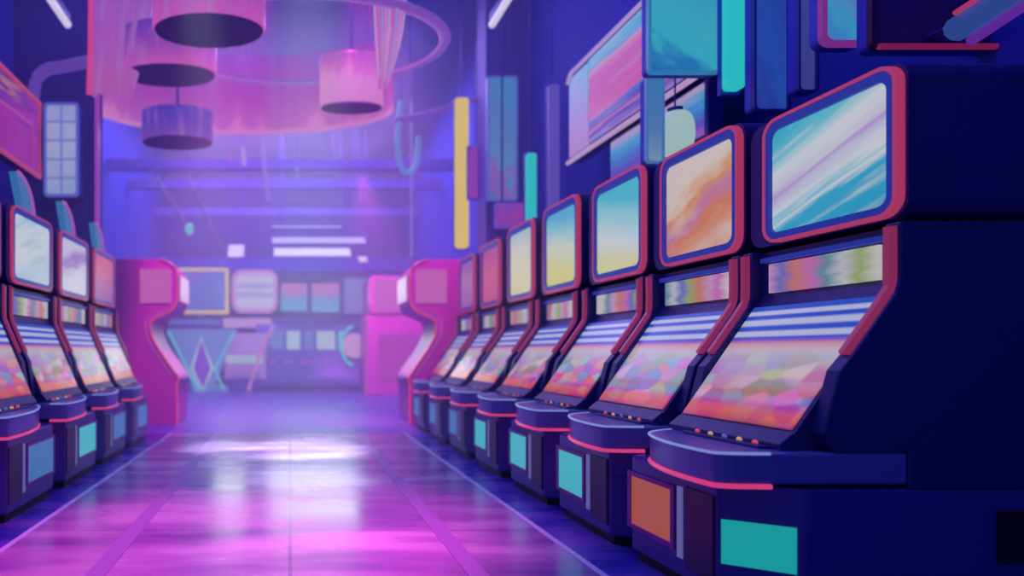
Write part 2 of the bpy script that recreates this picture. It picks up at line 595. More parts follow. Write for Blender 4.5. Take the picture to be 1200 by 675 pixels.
def slot_machine(label, side, w, ps, ring, panel_mats, screen_m, marquee_m, reel_m, group):
    """side +1: right row, -1: left row.  s runs along the aisle from the end nearer the entrance, p towards the aisle."""
    def T(s, p, z):
        return (side * (w / 2 - s), -p * ps if p > 0 else -p, z)
    root = thing('slot_machine', label, 'slot machine', group=group)
    # base with a bevelled near corner, on a black plinth
    base = [(0, 0.38), (0.14, 0.60), (w - 0.05, 0.60), (w - 0.005, 0.55), (w - 0.005, -0.62), (0, -0.62)]
    MB(T).prism([(s, p) for s, p in base], 2, 0.05, 0.50).build('base_cabinet', M['navy2'], root, 0.012)
    pl = [(0.02, 0.35), (0.15, 0.57), (w - 0.06, 0.57), (w - 0.03, 0.53), (w - 0.03, -0.6), (0.02, -0.6)]
    MB(T).prism(pl, 2, 0.0, 0.05).build('plinth', M['black'], root)
    fr = MB(T).ringprism([(0.39, 0.155), (w - 0.03, 0.155), (w - 0.03, 0.425), (0.39, 0.425)],
                         [(0.415, 0.175), (w - 0.055, 0.175), (w - 0.055, 0.405), (0.415, 0.405)], 1, 0.60, 0.612)
    fr.build('panel_frame', M['purple_rim'], root)
    MB(T).box(0.415, w - 0.055, 0.59, 0.606, 0.175, 0.405).build('lit_panel', panel_mats[0], root)
    MB(T).box(0.345, 0.375, 0.59, 0.608, 0.13, 0.43).build('light_strip', M['strip_light'], root)
    MB(T).box(0.15, 0.325, 0.59, 0.61, 0.10, 0.44).build('service_door', M['door'], root, 0.006)
    # panel on the bevelled corner
    cpts = []
    n = Vector((-(0.60 - 0.38), 0.14)).normalized()
    for t in (0.08, 0.95):
        for off in (-0.01, 0.006):
            cpts.append((0.14 * t + n.x * off, 0.38 + 0.22 * t + n.y * off))
    MB(T).prism([cpts[0], cpts[2], cpts[3], cpts[1]], 2, 0.185, 0.355).build('corner_panel', panel_mats[1], root)
    # button deck
    deckf = [(0.0, 0.50), (0.015, 0.66), (0.07, 0.695), (0.25, 0.70), (0.42, 0.67), (0.58, 0.60), (w - 0.10, 0.47), (w - 0.03, 0.30), (w - 0.01, 0.10)]
    dp = [(v[0], v[1]) for v in smooth_path([(a, b, 0) for a, b in deckf], 4)]
    deck = MB(T).prism(dp + [(w - 0.01, 0.003), (0.0, 0.003)], 2, 0.515, 0.630).build('button_deck', M['violet_metal'], root, 0.010)
    MB(T).tube([T_ + (0.508,) for T_ in dp], 0.010, 6).build('under_light', M['pink_neon'], deck)
    MB(T).tube([(a, b + 0.004, 0.628) for a, b in dp], 0.006, 6).build('edge_light', M['ice_neon'], deck)
    MB(T).prism([(0.10, 0.34), (0.10, 0.47), (w - 0.22, 0.47), (w - 0.16, 0.34)], 2, 0.625, 0.642).build('button_tray', M['navy'], deck, 0.005)
    for k in range(5):
        s0 = 0.14 + k * 0.085
        c = T(s0 + 0.03, 0.41, 0.642)
        b = MB()
        b.lathe([(0.026, -0.002), (0.026, 0.008), (0.02, 0.013)], c, 14)
        b.build('button', M[('button_r', 'button_y', 'button_b', 'button_y', 'button_r')[k]], deck, smooth=False)
    # core and reel glass
    core = [(0.385, 0.63), (0.38, 0.68), (0.005, 1.225), (-0.02, 1.27), (-0.02, 1.47), (-0.60, 1.47), (-0.60, 0.5), (0.0, 0.5), (0.0, 0.63)]
    MB(T).prism(core, 0, 0.055, w - 0.055).build('cabinet_body', M['navy'], root)
    g0, g1 = Vector((0.365, 0.705)), Vector((0.022, 1.205))
    nn = Vector((g1.y - g0.y, -(g1.x - g0.x))).normalized()
    q = [g0 - nn * 0.01, g0 + nn * 0.008, g1 + nn * 0.008, g1 - nn * 0.01]
    MB(T).prism([(v.x, v.y) for v in q], 0, 0.075, w - 0.075).build('reel_glass', reel_m, root)
    lip = [(0.37, 0.63), (0.43, 0.63), (0.43, 0.655), (0.375, 0.70)]
    MB(T).prism(lip, 0, 0.05, w - 0.06).build('glass_lip', M['navy'], root, 0.004)
    MB(T).box(0.12, w - 0.12, -0.03, -0.005, 1.275, 1.41).build('marquee_panel', marquee_m, root)
    MB(T).box(0.09, w - 0.09, -0.03, 0.012, 1.418, 1.440).build('marquee_visor', M['blue_bezel'], root)
    # side cheeks
    ck = [(0.26, 0.63), (0.31, 0.70), (0.25, 0.93), (0.20, 0.99), (0.045, 1.215), (0.03, 1.27), (0.03, 1.475), (-0.62, 1.475), (-0.62, 0.5), (0.0, 0.5), (0.0, 0.63)]
    for a, b2 in ((0.0, 0.06), (w - 0.06, w)):
        cobj = MB(T).prism(ck, 0, a, b2).build('side_panel', M['navy'], root, 0.006)
        mid = (a + b2) / 2
        path = smooth_path([(mid, 0.205, 0.99), (mid, 0.055, 1.205), (mid, 0.036, 1.27), (mid, 0.036, 1.46)], 4)
        MB(T).tube(path, 0.022, 6).build('trim_light', M['dull_trim'], cobj)
    # top display
    hs = MB(T).prism(rrect(0.0, w - 0.015, 1.495, 2.075, 0.07), 1, -0.62, 0.0).build('display_housing', M['navy'], root)
    r0, r1 = ring
    MB(T).ringprism(rrect(r0, r1, 1.50, 2.07, 0.075), rrect(r0 + 0.014, r1 - 0.014, 1.514, 2.056, 0.063), 1, -0.01, 0.034).build('neon_frame', M['red_neon'], hs)
    MB(T).ringprism(rrect(r0 + 0.014, r1 - 0.014, 1.514, 2.056, 0.063), rrect(r0 + 0.042, r1 - 0.038, 1.545, 2.015, 0.04), 1, -0.01, 0.03).build('bezel', M['blue_bezel'], hs)
    MB(T).prism(rrect(r0 + 0.038, r1 - 0.034, 1.54, 2.02, 0.04), 1, -0.02, 0.015).build('top_screen', screen_m, hs)
    return root


def scr(name, stops, **k):
    return picture(name, stops, lo=(-0.4, 1.54), hi=(0.4, 2.02), **k)


W = (200, 206, 216)
SCR = [
    scr('screen_cyan', [(0.0, (40, 150, 190)), (0.30, (52, 160, 198)), (0.34, W), (0.36, (110, 180, 206)), (0.40, W), (0.47, (180, 180, 208)), (0.50, (178, 144, 206)), (0.54, (190, 190, 210)), (0.64, W), (0.72, (100, 184, 204)), (0.85, (60, 168, 198)), (1.0, (60, 160, 196))],
        angle=0.55, toff=0.52, tscale=0.73, streak=0.6, sscale=(1.4, 11), warp=0.08, streak_col=(206, 206, 206), streak_amt=0.6),
    scr('screen_peach', [(0.0, (206, 130, 110)), (0.2, (204, 150, 130)), (0.3, (204, 120, 84)), (0.42, (186, 120, 160)), (0.52, (206, 140, 96)), (0.66, (208, 190, 176)), (1.0, (206, 190, 206))],
        angle=0.5, toff=0.48, tscale=0.74, streak=1.1, sscale=(2.2, 4), warp=0.16, streak_col=(206, 196, 196), streak_amt=0.6, seed=2),
    scr('screen_sunrise', [(0.0, W), (0.12, (206, 206, 150)), (0.28, (206, 202, 160)), (0.5, W), (0.7, (160, 200, 210)), (1.0, (80, 180, 204))], angle=-0.3, streak=0.5, sscale=(1.6, 6), warp=0.1, seed=4),
    scr('screen_lemon', [(0.0, (206, 196, 110)), (0.3, (204, 200, 130)), (0.6, (200, 206, 190)), (0.85, (130, 190, 206)), (1.0, (90, 170, 206))], angle=-0.2, streak=0.4, sscale=(1.6, 6), warp=0.1, seed=6),
    scr('screen_ivory', [(0.0, (204, 196, 140)), (0.4, (208, 204, 170)), (0.8, (206, 204, 190)), (1.0, (170, 190, 200))], angle=-0.1, streak=0.4, sscale=(1.6, 6), warp=0.1, seed=8),
    scr('screen_rose', [(0.0, (190, 80, 130)), (0.5, (200, 92, 130)), (1.0, (170, 70, 150))], angle=0.1, streak=0.6, sscale=(2, 5), warp=0.2, seed=10),
    scr('screen_mauve', [(0.0, (150, 90, 170)), (0.5, (170, 120, 170)), (1.0, (140, 80, 170))], angle=0.1, streak=0.6, sscale=(3, 5), warp=0.2, seed=12),
]
SCL = [
    scr('screen_white', [(0.0, (180, 196, 214)), (0.15, W), (0.5, (196, 206, 216)), (1.0, (186, 196, 220))], angle=0.5, streak=0.6, sscale=(2, 6), warp=0.1, seed=3, streak_col=(130, 180, 200), streak_amt=0.7),
    scr('screen_lilac', [(0.0, (200, 196, 214)), (0.18, (196, 186, 214)), (0.4, (150, 110, 190)), (0.62, (196, 190, 216)), (1.0, (190, 180, 214))], angle=0.4, streak=0.8, sscale=(2, 5), warp=0.2, seed=5),
    scr('screen_crimson', [(0.0, (150, 80, 160)), (0.4, (180, 90, 140)), (0.7, (206, 90, 120)), (1.0, (190, 110, 150))], angle=0.3, streak=1.0, sscale=(2, 5), warp=0.2, seed=7),
]


def marq(i):
    cs = [(196, 150, 190), (96, 140, 160), (196, 110, 180), (204, 196, 196), (150, 170, 110), (110, 110, 190), (190, 190, 200), (200, 120, 110)]
    rnd = random.Random(i + 3)
    rnd.shuffle(cs)
    st = [(k / 7.0, c) for k, c in enumerate(cs)]
    return picture('marquee_art', st, angle=-PI / 2, lo=(-0.27, 1.27), hi=(0.27, 1.41), streak=1.0, sscale=(5, 3), warp=0.06, seed=i * 1.3, strength=0.9)


REEL = [reel_picture('reel_art', 0.705, 1.205, 1.0 + 2.7 * i) for i in range(3)]
RG = 'slot machines in the right-hand row'
LG = 'slot machines in the left-hand row'
XS_R, XS_L = 2.25, -2.02
WR, WL = 0.78, 0.88
PR = [(M['orange_panel'], M['teal_green']), (M['teal_panel'], M['navy2']), (M['teal_panel'], M['navy2']), (M['teal_panel'], M['navy2']),
      (M['teal_dim'], M['navy2']), (M['teal_dim'], M['navy2']), (M['teal_dim'], M['navy2'])]
near_r = [2.235, 3.035, 3.86, 4.74, 5.62, 6.52, 7.42]
lab_r = ['big navy slot machine with cyan and white streaked screen and orange base panel',
         'navy slot machine with peach and orange clouds on its top screen',
         'navy slot machine whose top screen fades from cyan to pale yellow, beside the peach one',
         'navy slot machine with lemon yellow top screen beside the cyan and yellow one',
         'navy slot machine with narrow ivory top screen in the tall row',
         'navy slot machine with rose pink top screen between ivory and mauve ones',
         'navy slot machine with mauve top screen next to the pink end cabinet']
HT = [2.10, 2.15, 2.20, 2.24, 2.24, 2.22, 2.2]
proto = slot_machine(lab_r[0], 1, WR, 1.0, (0.012, 0.65), PR[0], SCR[0], marq(0), REEL[0], RG)
proto.location = (XS_R, near_r[0] + WR / 2, 0)
proto.rotation_euler = (0, 0, -PI / 2)
for i in range(1, 7):
    r, k = dup(proto, (XS_R, near_r[i] + WR / 2, 0), -PI / 2, lab_r[i])
    a_ = (HT[i] - 1.495) / (2.075 - 1.495)
    hs_ = k['display_housing'][0]
    hs_.scale.z = a_
    hs_.location.z = 1.495 * (1 - a_)
    set_mat(k['top_screen'][0], SCR[i])
    set_mat(k['marquee_panel'][0], marq(i))
    set_mat(k['reel_glass'][0], REEL[i % 3])
    set_mat(k['lit_panel'][0], PR[i][0])
    set_mat(k['corner_panel'][0], PR[i][1])
# dark outlet opening on the side of the nearest machine
MB(lambda s, p, z: (WR / 2 - s, -p, z)).box(-0.012, 0.01, -0.55, -0.32, 0.23, 0.42).build('side_vent', M['black'], proto, 0.004)

near_l = [2.52, 3.44, 4.37, 5.30, 6.23]
lab_l = ['navy slot machine cut by the picture edge, only deck and base showing',
         'navy slot machine in the left row, pale slanted glass, next to the white-screened one',
         'navy slot machine with bright white top screen in the left row',
         'navy slot machine with lilac and white top screen in the left row',
         'navy slot machine with crimson pink top screen beside the pink end cabinet']
scl = [SCL[1], SCL[0], SCL[0], SCL[1], SCL[2]]
pll = [M['door'], M['teal_dim'], M['teal_panel'], M['teal_dim'], M['teal_dim']]
lproto = None
for i in range(5):
    loc = (XS_L, near_l[i] + WL / 2, 0)
    if lproto is None:
        lproto = slot_machine(lab_l[0], -1, WL, 0.62, (0.06, 0.80), (pll[0], M['navy2']), scl[0], marq(20), REEL[1], LG)
        # curved neon fin standing on the display housing
        fin = [(0.30 + 0.30 * math.cos(a), 2.07 + 0.30 * math.sin(a)) for a in [PI * 0.5 * t / 8 for t in range(9)]]
        hs = [c for c in lproto.children if c.name.startswith('display_housing')][0]
        TT = lambda s, p, z: (-(WL / 2 - s), -p, z)
        fo = MB(TT).prism(fin + [(0.42, 2.12), (0.42, 2.07)], 1, -0.12, -0.06).build('topper_fin', M['teal_dim'], lproto)
        MB(TT).tube([(a, -0.05, b) for a, b in fin], 0.012, 6).build('fin_light', M['pink_soft'], fo)
        lproto.location = loc
        lproto.rotation_euler = (0, 0, PI / 2)
    else:
        r, k = dup(lproto, loc, PI / 2, lab_l[i])
        set_mat(k['top_screen'][0], scl[i])
        set_mat(k['marquee_panel'][0], marq(20 + i))
        set_mat(k['reel_glass'][0], REEL[(i + 1) % 3])
        set_mat(k['lit_panel'][0], pll[i])


# ------------------------------------------------------------------ pink end cabinets
def end_cabinet(label, side, xf, y0, y1):
    """side +1 for the right row (faces -x). xf is the x of the base front."""
    loc = (xf, y0, 0)
    root = thing('arcade_cabinet', label, 'arcade cabinet', loc)
    prof = smooth_path([(0.02, 0.55, 0), (0.0, 0.64, 0), (0.08, 0.76, 0), (0.32, 1.12, 0), (0.38, 1.32, 0), (0.34, 1.44, 0), (0.10, 1.56, 0),
                        (0.02, 1.72, 0), (0.02, 2.02, 0), (0.08, 2.18, 0), (0.26, 2.26, 0)], 4)
    prof = [(a, b) for a, b, _ in prof]
    Tm = lambda x, y, z: (side * x, y, z)
    body = [(0.03, 0.0)] + prof + [(0.95, 2.26), (0.95, 0.0)]
    MB(Tm).prism(body, 1, 0.0, y1 - y0).build('cabinet_shell', M['pink_paint_and_light'], root, 0.008)  # pink shell colour stands for magenta light falling on it
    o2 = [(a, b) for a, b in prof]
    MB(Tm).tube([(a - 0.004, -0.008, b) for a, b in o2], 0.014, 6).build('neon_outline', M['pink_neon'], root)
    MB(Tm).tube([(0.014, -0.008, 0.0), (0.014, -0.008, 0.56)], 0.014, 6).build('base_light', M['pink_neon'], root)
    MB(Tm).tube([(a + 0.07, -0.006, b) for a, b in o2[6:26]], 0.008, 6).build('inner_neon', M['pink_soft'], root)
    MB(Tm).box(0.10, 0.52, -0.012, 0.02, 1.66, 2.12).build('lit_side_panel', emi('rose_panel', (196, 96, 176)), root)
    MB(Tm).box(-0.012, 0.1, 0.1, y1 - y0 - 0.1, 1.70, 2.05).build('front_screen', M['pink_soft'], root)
    MB(Tm).box(-0.03, 0.1, 0.12, y1 - y0 - 0.12, 0.58, 0.63).build('control_shelf', M['navy2'], root, 0.01)
    return root


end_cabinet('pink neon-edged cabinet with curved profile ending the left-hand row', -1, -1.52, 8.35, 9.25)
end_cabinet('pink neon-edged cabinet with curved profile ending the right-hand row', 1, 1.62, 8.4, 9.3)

# pink kiosk in the far corner
k0 = P(427, 455, 14.0)
kz = thing('pink_kiosk', 'tall wide magenta kiosk behind the pink end cabinet, lighter upper panel', 'kiosk', (k0[0], 14.0, 0))
MB().box(0.06, 1.6, 0, 1.4, 0.0, 1.84).build('kiosk_base', M['pink_paint_and_light'], kz, 0.03)
MB().prism(rrect(0.12, 1.62, 1.86, 2.72, 0.08), 1, -0.08, 1.3).build('kiosk_head', M['pink_paint_and_light'], kz, 0.01)
MB().box(0.2, 1.5, -0.10, -0.07, 1.92, 2.66).build('kiosk_screen', emi('kiosk_screen', (200, 92, 180)), kz)
MB().box(0.0, 0.05, -0.05, 0.0, 0.0, 1.84).build('edge_strip', M['pink_soft'], kz)
MB().box(0.3, 1.4, -0.02, 0.0, 0.3, 1.4).build('front_panel', emi('kiosk_front', (176, 44, 168)), kz)

# ------------------------------------------------------------------ far counter and signs
DB = 15.6


def sx(px, D=DB):
    return (px - CX) * D / F


def sz(py, D=DB):
    return H + (CY - py) * D / F


# slanted console counter
c = thing('console_counter', 'long slanted dark console counter with lit white panels along its top', 'counter', (sx(360), DB, 0))
xa, xb = sx(298) - sx(360), sx(424) - sx(360)
prof = [(0.0, 0.0), (-0.05, 0.30), (0.0, 0.36), (0.30, 1.05), (0.52, 1.55), (0.62, 1.72), (1.1, 1.72), (1.1, 0.0)]
MB().prism(prof, 0, xa, xb).build('counter_body', M['navy2'], c, 0.01)
MB().prism([(-0.11, 0.16), (-0.11, 0.30), (0.0, 0.36), (0.04, 0.16)], 0, xa - 0.05, xb + 0.05).build('front_lip', M['violet_metal'], c, 0.01)
for i, (a, b, mt) in enumerate(((316, 332, 'teal_dim'), (336, 352, 'cream_glow'), (357, 368, 'teal_dim'), (372, 394, 'cream_glow'), (398, 404, 'teal_neon'))):
    q0, q1 = sx(a) - sx(360), sx(b) - sx(360)
    MB().prism([(0.28, 1.06), (0.49, 1.54), (0.52, 1.53), (0.31, 1.05)], 0, q0, q1).build('lit_panel', M[mt], c)
for i, a in enumerate((318, 334, 340, 353, 360, 366, 374, 382)):
    q0 = sx(a) - sx(360)
    MB().box(q0, q0 + 0.07, 0.11, 0.2, 0.70, 0.78).build('indicator_light', M['pink_soft'], c)
xr_ = sx(416) - sx(360)
rb = MB()
rb.m = lambda x, y, z: (x + xr_, z * 0.4 - 0.06 + 0.1, y + 1.15)
rb.lathe([(0.30, 0.0), (0.32, 0.1), (0.2, 0.16)], (0, 0, 0), 24)
MB().tube([(xr_ + 0.34 * math.cos(t), 0.02, 1.15 + 0.5 * math.sin(t)) for t in [PI * (0.55 + 0.9 * k / 12) for k in range(13)]], 0.04, 8).build('side_arc', M['teal_neon'], c)
rb.build('round_dial', emi('dial_rose', (196, 150, 190)), c, smooth=False)

# teal glass stand with diamond neon
t = thing('glass_stand', 'teal glass stand with a glowing white diamond outline beside the pink cabinet', 'display stand', (sx(236), DB - 0.4, 0))
d2 = DB - 0.4
X = lambda px: sx(px, d2) - sx(236)
Z = lambda py: sz(py, d2)
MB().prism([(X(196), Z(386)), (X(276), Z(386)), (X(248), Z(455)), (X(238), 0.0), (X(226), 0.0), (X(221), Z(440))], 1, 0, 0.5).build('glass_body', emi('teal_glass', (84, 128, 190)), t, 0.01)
dia = [(X(236), Z(396)), (X(249), Z(432)), (X(238), Z(457)), (X(225), Z(432))]
MB().prism(dia, 1, -0.03, 0.0).build('diamond_panel', emi('purple_diamond', (110, 62, 186)), t)
MB().tube([(a, -0.035, b) for a, b in dia], 0.045, 8, closed=True).build('diamond_light', M['cream_glow'], t)
MB().tube([(X(197), -0.03, Z(388)), (X(222), -0.03, Z(437)), (X(234), -0.03, Z(457))], 0.035, 8).build('left_light', M['teal_neon'], t)
MB().tube([(X(274), -0.03, Z(390)), (X(252), -0.03, Z(432)), (X(262), -0.03, Z(456))], 0.03, 8).build('right_light', M['teal_neon'], t)
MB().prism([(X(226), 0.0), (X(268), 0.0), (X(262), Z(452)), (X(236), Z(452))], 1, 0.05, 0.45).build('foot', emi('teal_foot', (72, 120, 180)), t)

# pale table panel between stand and counter with a leaning pole
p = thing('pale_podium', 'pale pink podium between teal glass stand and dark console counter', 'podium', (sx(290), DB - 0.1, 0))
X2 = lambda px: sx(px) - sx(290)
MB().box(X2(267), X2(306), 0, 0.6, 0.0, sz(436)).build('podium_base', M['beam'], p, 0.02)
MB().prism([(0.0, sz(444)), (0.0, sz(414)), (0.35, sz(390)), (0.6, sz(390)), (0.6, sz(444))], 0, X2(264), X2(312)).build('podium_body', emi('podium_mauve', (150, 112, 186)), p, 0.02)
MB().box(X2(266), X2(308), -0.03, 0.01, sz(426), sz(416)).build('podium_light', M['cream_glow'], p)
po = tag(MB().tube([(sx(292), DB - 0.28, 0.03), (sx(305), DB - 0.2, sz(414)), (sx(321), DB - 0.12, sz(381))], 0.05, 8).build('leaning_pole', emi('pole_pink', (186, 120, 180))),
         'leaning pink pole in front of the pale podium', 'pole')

# back shelf that carries the signs
sh = thing('sign_shelf', 'long violet shelf under the lit signs at the far end', 'shelf', (0, DB + 1.2, 0))
D3 = DB + 1.2
MB().box(sx(198, D3), sx(436, D3), 0, 0.7, sz(386, D3), sz(374, D3)).build('shelf_board', M['beam'], sh, 0.02)
MB().box(sx(262, D3), sx(318, D3), -0.05, 0.0, sz(384, D3), sz(373, D3)).build('shelf_light', emi('shelf_light', (190, 150, 196)), sh)
MB().box(sx(198, D3), sx(258, D3), -0.04, 0.0, sz(380, D3), sz(375, D3)).build('shelf_strip', M['teal_dim'], sh)
for a in (204, 428):
    MB().box(sx(a, D3), sx(a + 6, D3), 0.1, 0.6, 0, sz(386, D3)).build('leg', M['beam'], sh)
zt = sz(374, D3)


def flat_sign(name, label, cat, x0, x1, y0, y1, D, frame_m, face_m, fw=0.05, r=0.04, depth=0.12, group=None, foot=None):
    xa_, xb_ = (x0 - CX) * D / F, (x1 - CX) * D / F
    za, zb = H + (CY - y1) * D / F, H + (CY - y0) * D / F
    cx_ = (xa_ + xb_) / 2
    if foot is not None:
        zb_off = foot
    root = thing(name, label, cat, (cx_, D, za), group=group)
    w_, h_ = (xb_ - xa_) / 2, zb - za
    MB().prism(rrect(-w_, w_, 0, h_, r), 1, 0, depth).build('sign_box', M['sign_case'], root)
    MB().ringprism(rrect(-w_, w_, 0, h_, r), rrect(-w_ + fw, w_ - fw, fw, h_ - fw, max(r - fw * 0.5, 0.01)), 1, -0.03, 0.0).build('frame', frame_m, root)
    MB().prism(rrect(-w_ + fw * 0.9, w_ - fw * 0.9, fw * 0.9, h_ - fw * 0.9, max(r - fw * 0.5, 0.01)), 1, -0.012, 0.005).build('face', face_m, root)
    if foot is not None:
        MB().box(-0.12, 0.12, 0.02, 0.1, foot - za, 0.02).build('foot', M['beam'], root)
    return root


def art(name, stops, x0, x1, y0, y1, D, **k):
    w_ = (x1 - x0) * D / F / 2
    h_ = (y1 - y0) * D / F
    return picture(name, stops, lo=(-w_, 0), hi=(w_, h_), **k)


flat_sign('framed_screen', 'teal screen in a yellow lit frame on the far shelf', 'screen', 205, 268, 314, 368, D3, M['yellow_neon'],
          art('art_teal', [(0, (70, 110, 190)), (0.3, (120, 100, 190)), (0.6, (60, 150, 190)), (1, (80, 150, 190))], 205, 268, 314, 368, D3, angle=0.9, streak=1.2, sscale=(4, 4), warp=0.25), 0.09, foot=zt)
flat_sign('round_cornered_sign', 'white round-cornered lit sign with pink rim on the far shelf', 'sign', 272, 325, 316, 367, D3, emi('rim_pink', (196, 140, 200)),
          art('art_white', [(0, (196, 170, 206)), (0.3, W), (0.42, (160, 150, 206)), (0.52, W), (0.62, (166, 150, 206)), (0.72, W), (1, (196, 170, 206))], 272, 325, 316, 367, D3, streak=0.2, sscale=(3, 3)), 0.10, r=0.28, foot=zt)
pt = [(0, (60, 170, 190)), (0.45, (70, 150, 190)), (0.6, (170, 110, 180)), (1, (190, 110, 170))]
flat_sign('striped_sign', 'pink over teal striped panel next to the white sign', 'sign', 328, 361, 331, 366, D3, M['navy2'],
          art('art_stripe', pt, 328, 361, 331, 366, D3, streak=1.0, sscale=(12, 1), warp=0.15), 0.03, foot=zt)
flat_sign('striped_sign', 'pink over teal striped panel beside the grey-teal screen', 'sign', 364, 399, 331, 367, D3, M['navy2'],
          art('art_stripe_b', pt, 364, 399, 331, 367, D3, streak=0.8, sscale=(8, 1), warp=0.15, seed=4), 0.03, foot=zt)
flat_sign('grey_screen', 'grey-teal screen beside the magenta kiosk at the far end', 'screen', 402, 432, 324, 370, D3, M['beam'],
          art('art_grey', [(0, (110, 110, 180)), (1, (96, 130, 180))], 402, 432, 324, 370, D3, streak=0.8, sscale=(3, 3)), 0.05, foot=zt)

# header beam with light troughs above the far end
hb = thing('header_beam', 'wide blue header beam spanning the hall above the lit signs', 'beam', (0, 16.9, 0))
MB().box(XL, XR, 0, 0.4, sz(318, 16.9), sz(301, 16.9)).build('beam_body', pbr('header_blue', (60, 70, 190), 0.5), hb)
hb['kind'] = 'structure'
troughs = [(320, 412, 288, 300, 15.0, 'bright lowest ceiling light trough over the console counter', (196, 186, 222)),
           (318, 430, 275, 285, 14.0, 'ceiling light trough just above the brightest one', (156, 146, 214)),
           (318, 402, 261, 267, 13.0, 'thin dim ceiling light trough, uppermost of its stack', (136, 124, 206)),
           (266, 286, 284, 301, 15.0, 'short bright ceiling light left of the long troughs', (176, 170, 214)),
           (420, 432, 298, 307, 15.0, 'tiny pinkish ceiling lamp at the end of the troughs', (190, 160, 196))]
for x0, x1, y0, y1, D, lb, cc in troughs:
    a, b = P(x0, y1, D), P(x1, y0, D)
    o = thing('light_trough', lb, 'ceiling light', (a[0], D, a[2]), group='ceiling lights at the far end')
    MB().prism([(0, 0), (0.35, b[2] - a[2]), (0.40, b[2] - a[2]), (0.40, 0.02), (0.05, -0.02)], 0, 0, b[0] - a[0]).build('trough_housing', M['beam'], o)
    MB().prism([(-0.012, 0.0), (0.335, b[2] - a[2]), (0.35, b[2] - a[2]), (0.0, 0.0)], 0, 0.02, b[0] - a[0] - 0.02).build('diffuser', emi('trough_light', cc, 1.8), o)
    for q in (0.12, 0.88):
        xx = (b[0] - a[0]) * q
        MB().tube([(xx, 0.38, b[2] - a[2] - 0.02), (xx, 0.38, ZC - a[2])], 0.012, 6).build('hanger', M['beam'], o)

# ceiling trusses in the haze
for i, (py, D) in enumerate(((215, 13.5), (192, 12.0), (248, 16.0))):
    z = sz(py, D)
    o = MB()
    o.box(XL, XR, D, D + 0.18, z - 0.10, z + 0.10)
    struct(o.build('trim_%d' % (10 + i), M['beam']))

# rods with lamps hanging on the far left, light sticks in the middle
def rod(name, label, pts, D, r, m, bulb=None, bulb_m=None, cat='lamp', group=None):
    pp = [P(a, b, D) for a, b in pts]
    root = thing(name, label, cat, pp[0], group=group)
    l = [tuple(Vector(q) - Vector(pp[0])) for q in pp]
    MB().tube(l, r, 8).build('rod', m, root)
    MB().tube([(0, 0, 0), (0, 0, ZC - pp[0][2])], 0.008, 6).build('cable', M['beam'], root)
    if bulb:
        e = l[-1]
        MB().lathe([(0.02, 0.10), (bulb, 0.04), (bulb, -0.04), (0.02, -0.12)], e, 16).build('bulb', bulb_m, root, smooth=True)
    return root


rod('slanted_lamp', 'thin slanted hanging lamp with a teal bulb at its tip', [(183, 207), (222, 268)], 11.0, 0.022, M['strip_light'], 0.075, emi('teal_bulb', (90, 190, 200)), group='slanted hanging lamps')
rod('slanted_lamp', 'long slanted hanging light rod right of the teal-tipped one', [(219, 206), (236, 242), (264, 298)], 11.0, 0.020, M['strip_light'], group='slanted hanging lamps')
rod('light_stick', 'short white hanging light stick under the pink curved screen', [(285, 172), (286, 194)], 11.0, 0.035, emi('stick_white', (166, 150, 214)), group='hanging light sticks')
rod('light_stick', 'tall faint hanging light stick near the middle of the hall', [(307, 163), (310, 200), (315, 234)], 11.5, 0.035, emi('stick_violet', (132, 118, 206)), group='hanging light sticks')
rod('light_stick', 'tiny pink hanging light stick next to the short white one', [(270, 172), (270, 190)], 11.0, 0.022, emi('stick_pink', (156, 92, 190)), group='hanging light sticks')
rod('light_stick', 'thin short hanging light stick right of the tall faint one', [(348, 196), (348, 210)], 11.5, 0.025, emi('stick_v2', (132, 118, 206)), group='hanging light sticks')
rod('light_stick', 'thin tall hanging light stick close to the teal loop', [(482, 118), (482, 300)], 10.0, 0.02, emi('stick_v3', (120, 112, 206)), group='hanging light sticks')

# ------------------------------------------------------------------ pink hanging drums, curved screen, ring
PINKS = [(0.0, (206, 110, 190)), (0.15, (190, 84, 176)), (0.5, (166, 62, 172)), (0.8, (140, 58, 176)), (1.0, (120, 60, 180))]
DK = pbr('drum_underside', (66, 30, 120), 0.7)
cs = thing('curved_screen', 'huge curved pink glowing screen hung under the ceiling', 'screen', (sx(285, 8.5), 8.5, 0))
R, dep = 2.05, 0.9
arc = []
for k in range(25):
    a = PI * (1.0 - k / 24.0)
    arc.append((R * math.cos(a), dep * math.sin(a)))
zb, zt_ = sz(153, 9.3), sz(62, 9.3)
ou, inn = arc, [(x * 1.02, y + 0.06) for x, y in arc]
poly = ou + inn[::-1]
pk = picture('curved_pink', [(0.0, (214, 120, 196)), (0.12, (186, 92, 184)), (0.4, (170, 66, 176)), (0.8, (140, 58, 180)), (1, (120, 60, 184))],
             lo=(-R, zb), hi=(R, zt_), streak=1.4, sscale=(14, 0.8), srot=0.0, warp=0.16, streak_col=(196, 120, 196), streak_amt=0.35, light=True)
MB().prism(poly, 2, zb, zt_).build('screen_sheet', pk, cs)
MB().tube([(x, y - 0.01, zb) for x, y in arc], 0.035, 8).build('rim_light', emi('rim_rose', (206, 130, 196)), cs)
for k in (4, 12, 20):
    MB().tube([(arc[k][0], arc[k][1] + 0.03, zt_ - 0.02), (arc[k][0], arc[k][1] + 0.03, ZC)], 0.02, 6).build('hanger', M['beam'], cs)


